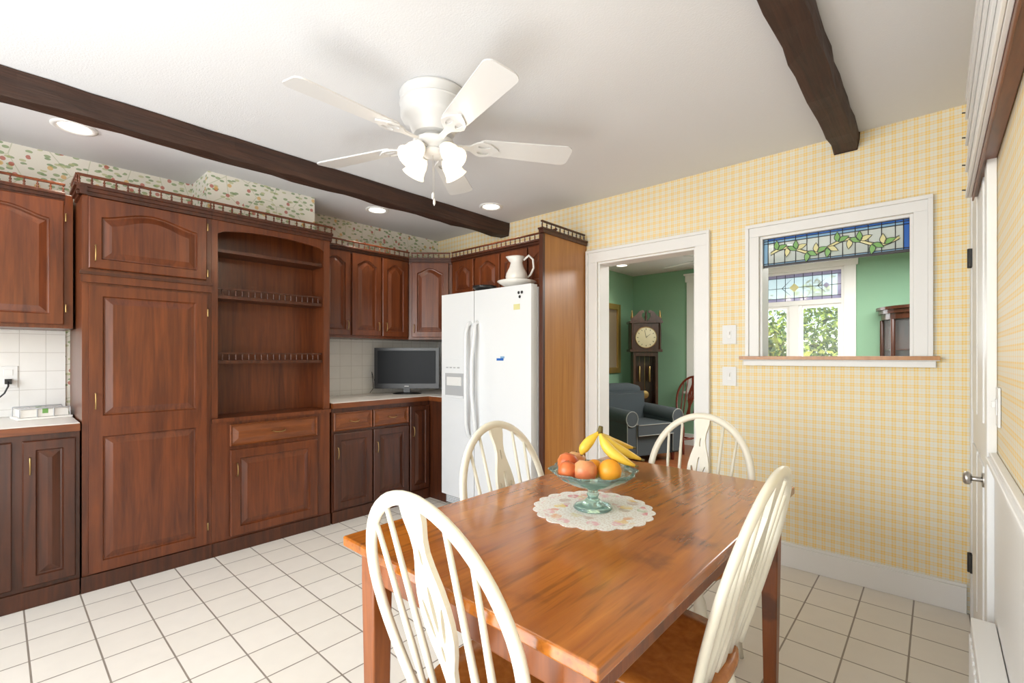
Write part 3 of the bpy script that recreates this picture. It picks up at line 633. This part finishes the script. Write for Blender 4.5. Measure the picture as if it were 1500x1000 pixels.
# ---------------------------------------------------------------- chairs
def splat_outline():
    prof=[(0,.030),(.04,.026),(.08,.019),(.12,.016),(.16,.022),(.20,.036),(.24,.046),(.28,.049),(.32,.046),(.36,.038),(.40,.026),(.43,.020),(.46,.022),(.50,.032),(.535,.034)]
    return [(w,s) for s,w in prof]+[(-w,s) for s,w in reversed(prof)]
def slit(cx,cs,w,h,tilt=0,n=14):
    o=[]
    for i in range(n):
        a=2*pi*i/n; x=w*math.cos(a); y=h*math.sin(a); o.append((cx+x+y*tilt,cs+y))
    return o
SPL=curve_mesh([splat_outline(),slit(0,.30,.007,.055),slit(.022,.27,.006,.045,.18),slit(-.022,.27,.006,.045,-.18),slit(0,.42,.004,.02),slit(0,.195,.005,.02)],.006)
RAKE=math.radians(15)
def chair(name,x,y,rz,paint='cream',seat='seat'):
    b=B(); b.M=Matrix.Translation((x,y,0))@Matrix.Rotation(rz,4,'Z')
    def outl(k):
        o=[]
        for i in range(40):
            a=2*pi*i/40; c,s_=math.cos(a),math.sin(a)
            X=.215*math.copysign(abs(c)**.7,c); Y=.195*math.copysign(abs(s_)**.75,s_)
            X*=1+.06*(Y/.2)
            o.append((X*k,Y*k))
        return o
    rings=[(.90,.413),(.97,.418),(1,.43),(.995,.442),(.96,.45),(.75,.444),(.4,.440),(.02,.440)]
    v=[];f=[]
    for k,z in rings: v+=[(px,py,z) for px,py in outl(k)]
    for r in range(len(rings)-1):
        for i in range(40): f.append((r*40+i,r*40+(i+1)%40,(r+1)*40+(i+1)%40,(r+1)*40+i))
    f.append(list(range(40))[::-1]); f.append([(len(rings)-1)*40+i for i in range(40)])
    b.add(v,f,seat,True)
    lp=[(0,.012),(.06,.014),(.12,.02),(.16,.014),(.2,.021),(.32,.024),(.45,.02),(.55,.014),(.58,.02),(.61,.014),(.8,.018),(1,.012)]
    legs={}
    for sx in (-1,1):
        for sy in (-1,1):
            top=Vector((sx*.135,sy*.125,.425)); bot=Vector((sx*.195,sy*.185,0)); b.turned(top,bot,lp,paint,10); legs[sx,sy]=top.lerp(bot,.58)
    sp=[(0,.008),(.2,.01),(.42,.013),(.5,.017),(.58,.013),(.8,.01),(1,.008)]
    for sx in (-1,1): b.turned(legs[sx,-1],legs[sx,1],sp,paint,8)
    b.turned((legs[-1,-1]+legs[-1,1])/2,(legs[1,-1]+legs[1,1])/2,sp,paint,8)
    o=Vector((0,-.165,.44)); sd=Vector((0,-math.sin(RAKE),math.cos(RAKE)))
    P=lambda px,s_: o+Vector((px,0,0))+sd*s_
    A_,S0,Bh=.222,.27,.27
    pts=[]
    for i in range(7): t=i/6; pts.append(P(-(.165+(A_-.165)*math.sin(t*pi/2)),S0*t))
    for i in range(1,28): a=pi*i/28; pts.append(P(-A_*math.cos(a),S0+Bh*math.sin(a)))
    for i in range(7): t=1-i/6; pts.append(P((.165+(A_-.165)*math.sin(t*pi/2)),S0*t))
    nrm=Vector((0,math.cos(RAKE),math.sin(RAKE)))
    b.tube(pts,.0155,paint,12,ref=nrm,ry=.72)
    for x0,x1 in ((.075,.093),(.12,.153)):
        for s in (-1,1):
            st=S0+Bh*math.sqrt(1-(x1/A_)**2)
            p0,p1=P(s*x0,0),P(s*x1,st)
            b.turned(p0,p1,[(0,.006),(.3,.0088),(.6,.0072),(1,.0055)],paint,8)
    T=Matrix(((1,0,0,o.x),(0,sd.y,nrm.y,o.y),(0,sd.z,nrm.z,o.z),(0,0,0,1)))
    b.add(SPL[0],SPL[1],paint,False,T)
    return b.make(name)
chair('dining_chair',-.745,.835,0); chair('dining_chair',-1.01,1.345,-pi/2); chair('dining_chair',-.79,1.87,pi); chair('dining_chair',-.575,1.235,pi/2)
# ---------------------------------------------------------------- table setting
b=B(); n=120; ring=[]
for i in range(n):
    a=2*pi*i/n; r=.180+.012*abs(math.sin(10*a)); ring.append((TC[0]+r*math.cos(a),TC[1]+r*math.sin(a)))
b.prism(ring,.7505,.7525,'doily'); b.make('doily')
b=B()
def scal(a,r,z): return 1+(.05*math.cos(a*10) if z>.08 else .0)
b.M=Matrix.Translation((TC[0],TC[1],.753))
b.lathe([(.001,0),(.058,0),(.062,.004),(.055,.012),(.03,.02),(.016,.035),(.02,.045),(.015,.055),(.022,.064),(.07,.078),(.11,.10),(.137,.122),(.134,.125),(.105,.106),(.066,.085),(.02,.072),(.001,.07)],(0,0,0),'bowl',60,cap=False,fn=scal)
bowl=b.make('fruit_bowl')
Rv=Vector((.741,.672,0)); Fv=Vector((-.672,.741,0))
def at(r,f,z): return Vector((TC[0],TC[1],0))+Rv*r+Fv*f+Vector((0,0,z))
ap=[(.001,-.030),(.018,-.036),(.033,-.02),(.038,0),(.034,.018),(.02,.031),(.008,.029),(.001,.022)]
b=B()
for r,f,z,m_,k in ((-.077,.022,.892,'tomato',.9),(-.086,-.048,.884,'tomato',.8),(-.034,-.056,.884,'apple',1),(-.045,.072,.885,'apple',.95)):
    p=at(r,f,z); b.lathe(ap,(0,0,0),m_,20,Matrix.Translation(p)@Matrix.Rotation(r*6,4,'X')@Matrix.Diagonal((k,k,k,1)),cap=False); b.cyl(p+Vector((0,0,.022*k)),p+Vector((.003,0,.038*k)),.0015,.0015,'stem',6)
b.make('apples')
b=B(); b.sphere(at(.042,-.056,.884),.036,'orange'); b.sphere(at(.008,.015,.874),.030,'orange'); b.make('oranges')
b=B(); stem=at(.022,.0,.995)
for (mr,mf,mz),(er,ef,ez) in (((-.035,-.01,.975),(-.038,-.012,.925)),((.03,-.04,.955),(.12,-.055,.900)),((.04,-.0,.97),(.15,-.01,.91)),((.04,.035,.975),(.14,.05,.935))):
    m_=at(mr,mf,mz); e=at(er,ef,ez); pts=[];rad=[]
    for i in range(13):
        t=i/12; p=stem*(1-t)**2+m_*(2*t*(1-t))+e*t*t; pts.append(p+Vector((0,0,-.012*math.sin(pi*t))))
        rad.append([.006,.007,.010,.014,.0165,.0175,.0175,.0175,.017,.015,.012,.008,.004][i])
    b.tube(pts,rad,'banana',8); b.tube([pts[-1],pts[-1]+(pts[-1]-pts[-2])*.6],.004,'stem',6)
b.cyl(stem-Vector((0,0,.005)),stem+Vector((.004,0,.018)),.010,.007,'stem',8)
b.make('banana_bunch')
# ---------------------------------------------------------------- ceiling fans
bulbs=[]
def fan(name,x,y,a0,scale=1.0,lit=True):
    b=B(); b.M=Matrix.Translation((x,y,ZC-.001))@Matrix.Diagonal((scale,scale,1,1))
    b.lathe([(.15,0),(.155,-.01),(.15,-.02),(.15,-.05),(.156,-.055),(.15,-.06),(.15,-.11),(.14,-.13),(.11,-.145),(.10,-.175),(.09,-.19),(.001,-.19)],(0,0,0),'fanw',40)
    b.lathe([(.05,-.19),(.06,-.21),(.095,-.22),(.095,-.235),(.06,-.245),(.045,-.255),(.055,-.265),(.045,-.285),(.02,-.295),(.001,-.297)],(0,0,0),'fanw',28,cap=False)
    for k in range(5):
        a=a0+k*2*pi/5; R=Matrix.Rotation(a,4,'Z')
        vs,fs=FANB; b.add(vs,fs,'fanw',False,R@Matrix.Translation((.0,0,-.230))@Matrix.Rotation(math.radians(-11),4,'X'))
        vs,fs=FANBL; b.add(vs,fs,'fanw',False,R@Matrix.Translation((0,0,-.222))@Matrix.Rotation(math.radians(-11),4,'X'))
    for k in range(4):
        a=math.radians(20)+k*pi/2+a0; d=Vector((math.cos(a),math.sin(a),0))
        c=Vector((0,0,-.255)); e=c+d*.075+Vector((0,0,-.005)); b.tube([c+d*.03,c+d*.055+Vector((0,0,.008)),e],.010,'fanw',8)
        ax=(d*.75+Vector((0,0,-.8))).normalized(); q=Vector((0,0,1)).rotation_difference(ax).to_matrix().to_4x4()
        b.lathe([(.02,0),(.024,.005),(.03,.012)],(0,0,0),'fanw',18,Matrix.Translation(e-ax*.005)@q)
        b.lathe([(.024,.010),(.036,.03),(.043,.055),(.044,.075),(.048,.095),(.056,.11),(.053,.11),(.042,.09),(.038,.06),(.001,.03)],(0,0,0),'shade',22,Matrix.Translation(e-ax*.005)@q,cap=False)
        if lit:
            l=bpy.data.lights.new('fan_bulb','POINT'); l.energy=lit; l.color=(1,.85,.65); l.shadow_soft_size=.025
            o=bpy.data.objects.new('fan_bulb',l); o.location=b.M@(e+ax*.09); S.collection.objects.link(o); bulbs.append(o)
    for dx,L in ((.02,.17),(-.02,.18)):
        b.cyl((dx,-dx,-.29),(dx,-dx,-.29-L),.0012,.0012,'steel',5); b.lathe([(.001,0),(.006,-.01),(.006,-.025),(.001,-.035)],(dx,-dx,-.29-L),'fanw',8,cap=False)
    ob=b.make(name,.0015)
    for o in bulbs:
        if o.parent is None: o.parent=ob
    return ob
def rr(x0,x1,w0,w1,r=.03,n=6):
    o=[(x0,-w0),(x1-r,-w1)]
    for i in range(n+1): a=-pi/2+pi/2*i/n; o.append((x1-r+r*math.cos(a),-w1+r+r*math.sin(a)))
    for i in range(n+1): a=pi/2*i/n; o.append((x1-r+r*math.cos(a),w1-r+r*math.sin(a)))
    o+=[(x1-r,w1),(x0,w0)]
    for i in range(1,6): a=pi/2+pi*i/6; o.append((x0+.03*math.cos(a),w0*math.sin(a)))
    return o
FANBL=curve_mesh([rr(.235,.665,.055,.072,.035)],.003)
FANB=curve_mesh([[(.08,-.014),(.14,-.012),(.17,-.018),(.20,-.045),(.225,-.055),(.26,-.045),(.28,-.03),(.30,-.012),(.31,0),(.30,.012),(.28,.03),(.26,.045),(.225,.055),(.20,.045),(.17,.018),(.14,.012),(.08,.014)],slit(.235,.022,.03,.013,0),slit(.235,-.022,.03,.013,0)],.004)
fan('ceiling_fan',-1.73,1.365,math.radians(-17),1.0,2.0)
fan('ceiling_fan',-1.62,4.75,math.radians(10),1.0,3.0)
def down(x,y,e):
    b=B(); b.lathe([(.095,-.001),(.095,-.006),(.08,-.010),(.068,-.006),(.066,-.002)],(x,y,ZC),'white',32,cap=False); b.lathe([(.066,-.003),(.04,-.004),(.001,-.0045)],(x,y,ZC),'downlight',24,cap=False)
    ob=b.make('recessed_light')
    l=bpy.data.lights.new('downlight_lamp','SPOT'); l.energy=e; l.spot_size=math.radians(120); l.spot_blend=.8; l.shadow_soft_size=.06; l.color=(1,.9,.75)
    o=bpy.data.objects.new('downlight_lamp',l); o.location=(x,y,ZC-.02); S.collection.objects.link(o); o.parent=ob
down(-3.38,.278,18); down(-3.43,2.12,18); down(-2.669,2.69,18); down(-3.1,5.6,18)
# ---------------------------------------------------------------- living room furniture
b=B(); b.M=Matrix.Translation((-3.06,6.16,0))@Matrix.Rotation(math.radians(38),4,'Z')
w='clockw'
b.box(-.23,.23,-.14,.14,0,.08,w); b.box(-.21,.21,-.12,.12,.08,.48,w); b.box(-.17,.17,-.128,-.12,.13,.43,w); b.box(-.22,.22,-.13,.13,.48,.52,w)
b.box(-.17,.17,.09,.1,.52,1.30,w); b.box(-.17,-.135,-.1,.09,.52,1.3,w); b.box(.135,.17,-.1,.09,.52,1.3,w)
b.box(-.135,.135,-.1,-.085,.52,.57,w); b.box(-.135,.135,-.1,-.085,1.24,1.3,w)
b.cyl((0,-.03,1.25),(0,-.03,.72),.004,.004,'brass',6); b.lathe([(.001,-.005),(.055,-.005),(.055,.005),(.001,.005)],(0,0,0),'brass',24,Matrix.Translation((0,-.04,.70))@Matrix.Rotation(pi/2,4,'X'))
for x in (-.07,.07): b.cyl((x,-.02,1.1),(x,-.02,.88),.018,.018,'brass',12); b.cyl((x,-.02,1.3),(x,-.02,1.1),.002,.002,'brass',5)
b.box(-.22,.22,-.14,.14,1.3,1.335,w); b.box(-.2,.2,-.12,.13,1.335,1.70,w)
b.lathe([(.001,-.002),(.14,-.002),(.14,.004),(.001,.004)],(0,0,0),'dial',32,Matrix.Translation((0,-.123,1.5))@Matrix.Rotation(pi/2,4,'X'))
b.tube([(.145*math.cos(a),-.126,1.5+.145*math.sin(a)) for a in [2*pi*i/28 for i in range(28)]],.006,'brass',6,closed=True)
for i in range(12):
    a=2*pi*i/12; b.cyl((.105*math.cos(a),-.129,1.5+.105*math.sin(a)),(.125*math.cos(a),-.129,1.5+.125*math.sin(a)),.004,.004,'black',5)
b.cyl((0,-.131,1.5),(.06,-.131,1.55),.004,.002,'black',5); b.cyl((0,-.131,1.5),(-.02,-.131,1.6),.003,.002,'black',5)
for x in (-.19,.19): b.turned((x,-.13,1.335),(x,-.13,1.70),[(0,.016),(.1,.012),(.5,.015),(.9,.012),(1,.016)],w,10)
b.box(-.225,.225,-.15,.14,1.70,1.73,w)
for s in (-1,1):
    o=[(s*.21,0),(s*.21,.03),(s*.15,.07),(s*.10,.13),(s*.05,.15),(s*.025,.135),(s*.03,.11),(s*.055,.105),(s*.06,.06),(s*.02,0)]
    if s<0: o.reverse()
    vs,fs=curve_mesh([o],.012); b.add(vs,fs,w,False,Matrix(((1,0,0,0),(0,0,1,-.13),(0,1,0,1.73),(0,0,0,1))))
for x in (0,-.19,.19): b.lathe([(.02,0),(.012,.02),(.022,.05),(.012,.08),(.015,.10),(.003,.15)],(x,-.12,1.73),'brass' if x else w,12)
b.make('grandfather_clock',.003)
b=B(); b.M=Matrix.Translation((-2.78,5.27,0))@Matrix.Rotation(math.radians(68),4,'Z')@Matrix.Diagonal((.93,.93,.96,1))
fb='fabric'
b.box(-.42,.42,-.40,.40,.10,.34,fb); b.box(-.29,.29,-.46,.22,.345,.48,fb)
b.box(-.40,.40,.22,.44,.30,.82,fb); b.box(-.30,.30,.10,.26,.47,.80,fb)
for s in (-1,1):
    xs=sorted((s*.29,s*.44)); b.box(xs[0],xs[1],-.43,.36,.12,.54,fb)
    b.tube([(s*.37,-.44,.55),(s*.37,.30,.58)],.095,fb,18)
    b.tube([(s*.37+.09*math.cos(a),-.442,.55+.09*math.sin(a)) for a in [2*pi*i/20 for i in range(20)]],.006,'piping',6,closed=True)
    b.tube([(xs[0],-.437,.13),(xs[0],-.437,.52)],.005,'piping',6); b.tube([(xs[1],-.437,.13),(xs[1],-.437,.52)],.005,'piping',6)
b.tube([(-.36,.32,.82),(-.2,.32,.845),(.2,.32,.845),(.36,.32,.82)],[.07,.085,.085,.07],fb,18)
b.tube([(-.28,-.462,.475),(.28,-.462,.475)],.006,'piping',6); b.tube([(-.28,-.462,.35),(.28,-.462,.35)],.006,'piping',6)
for x in (-.36,.36):
    for y in (-.36,.36): b.cyl((x,y,.10),(x,y,0),.03,.02,'redwood',10)
b.make('armchair',.04,4)
chair('wooden_chair',-2.50,6.05,math.radians(165),'redwood','redwood')
b=B(); b.box(LX+.001,LX+.02,5.27,5.98,1.05,1.93,'picture')
for q in ((5.2,5.28,1.0,1.98),(5.97,6.05,1.0,1.98),(5.28,5.97,1.0,1.08),(5.28,5.97,1.90,1.98)): b.box(LX+.001,LX+.045,*q,'gold')
b.make('picture_frame',.006)
b=B(); cx,cy=.02,6.44
def half(rx,ry,n=20): return [(cx+rx*math.cos(a),cy-ry*math.sin(a)) for a in [pi-pi*i/n for i in range(n+1)]][::-1]
for z0,z1,k in ((0,.18,1.0),(1.62,1.68,1.0),(1.68,1.72,1.05),(1.72,1.75,1.1)): b.prism(half(.46*k,.42*k),z0,z1,'clockw')
for z in (.55,.95,1.3): b.prism(half(.43,.39),z,z+.012,'clockw')
for a in (0.02,.22,.78,1.0-.02): 
    t=pi*a; b.cyl((cx-.45*math.cos(t),cy-.41*math.sin(t)+.0,.18),(cx-.45*math.cos(t),cy-.41*math.sin(t),1.62),.022,.022,'clockw',10)
b.box(cx-.45,cx+.45,cy-.01,cy+.01,.18,1.62,'clockw')
sh=half(.445,.405); vs=[(x,y,.18) for x,y in sh]+[(x,y,1.62) for x,y in sh]; m_=len(sh); b.add(vs,[(i,i+1,m_+i+1,m_+i) for i in range(m_-1)],'pane',True)
b.make('china_cabinet',.003)
b=B(); b.lathe([(.03,0),(.05,.03),(.04,.07),(.015,.09),(.02,.12),(.001,.14)],(-.1,6.25,1.752),'ceramic',16); b.make('ceramic_figurine')
# ---------------------------------------------------------------- outside
b=B(); b.box(-14,14,6.9,30,-1.3,-1.2,'grass'); b.make('ground_outside')
def bush(name,c,r,mat,seed):
    random.seed(seed); b=B(); 
    b.cyl((c[0],c[1],-1.2),(c[0],c[1],c[2]),.12,.08,'stem',8)
    for k in range(26):
        d=Vector((random.gauss(0,.5),random.gauss(0,.4),random.gauss(0,.45)))*r; p=Vector(c)+d; q=random.uniform(.25,.45)*r
        for j in range(60):
            n=Vector((random.gauss(0,1),random.gauss(0,1),random.gauss(0,1))).normalized(); o=p+n*q; t=n.orthogonal().normalized(); u=n.cross(t)
            a=random.uniform(0,6.28); t,u=t*math.cos(a)+u*math.sin(a),u*math.cos(a)-t*math.sin(a); s_=random.uniform(.05,.10)
            b.add([o-t*s_,o-u*s_*.5,o+t*s_,o+u*s_*.5],[(0,1,2,3)],mat)
    b.make(name)
i=0
for x,y,z,r,mt in ((-3.4,10,1.0,1.2,'leaf'),(-2.0,9.4,.8,1.0,'leaf2'),(-.8,9.8,.9,1.1,'leaf'),(.3,10.5,1.0,1.2,'leaf2'),(-1.5,12,1.3,1.4,'leaf'),(-4.8,12,1.2,1.6,'leaf2'),(-2.6,13,1.3,1.6,'leaf')):
    i+=1; bush('tree',(x,y,z),r,mt,i)
# ---------------------------------------------------------------- lights
w=bpy.data.worlds.new('sky'); S.world=w; w.use_nodes=True; nt=w.node_tree; bg=nt.nodes['Background']
sky=N(nt,'ShaderNodeTexSky'); sky.sky_type='NISHITA'; sky.sun_disc=False; sky.sun_elevation=math.radians(50); sky.sun_rotation=math.radians(200)
nt.links.new(sky.outputs[0],bg.inputs[0]); bg.inputs[1].default_value=.3
def sun(e,rot):
    l=bpy.data.lights.new('sun','SUN'); l.energy=e; l.angle=.02; l.color=(1,.95,.85); o=bpy.data.objects.new('sun',l); o.rotation_euler=rot; S.collection.objects.link(o)
sun(6,(math.radians(22),math.radians(-15),0))
def area(name,loc,rot,sx,sy,e,col=(1,1,1)):
    l=bpy.data.lights.new(name,'AREA'); l.shape='RECTANGLE'; l.size=sx; l.size_y=sy; l.energy=e; l.color=col
    o=bpy.data.objects.new(name,l); o.location=loc; o.rotation_euler=rot; S.collection.objects.link(o); return o
area('window_daylight',(-1.8,YF-.05,1.55),(math.radians(82),0,0),2.6,1.15,90,(.95,.98,1))
area('bounce_fill',(-1.0,-.5,.6),(math.radians(180-38),0,math.radians(0)),1.8,1.4,29,(.97,.98,1))  # added out-of-view fill, aimed up and forward to even out the kitchen light
area('living_fill',(-.2,4.9,2.3),(0,0,0),2.0,1.5,95,(1,.99,.97))  # added overhead fill to brighten the living room
area('living_window_daylight',(-1.28,LY+.2,1.4),(math.radians(-90),0,0),1.0,1.2,40,(1,1,1))
# ---------------------------------------------------------------- camera
cam=bpy.data.cameras.new('camera'); co=bpy.data.objects.new('camera',cam); S.collection.objects.link(co)
co.location=(0,0,1.235); co.rotation_euler=(math.radians(90),0,math.radians(42.2))
cam.sensor_width=36; cam.lens=36*685/1500; cam.shift_y=22/1500; cam.clip_start=.02
S.camera=co
S.view_settings.view_transform='Standard'
try: S.view_settings.look='None'
except Exception: pass
S.view_settings.exposure=0
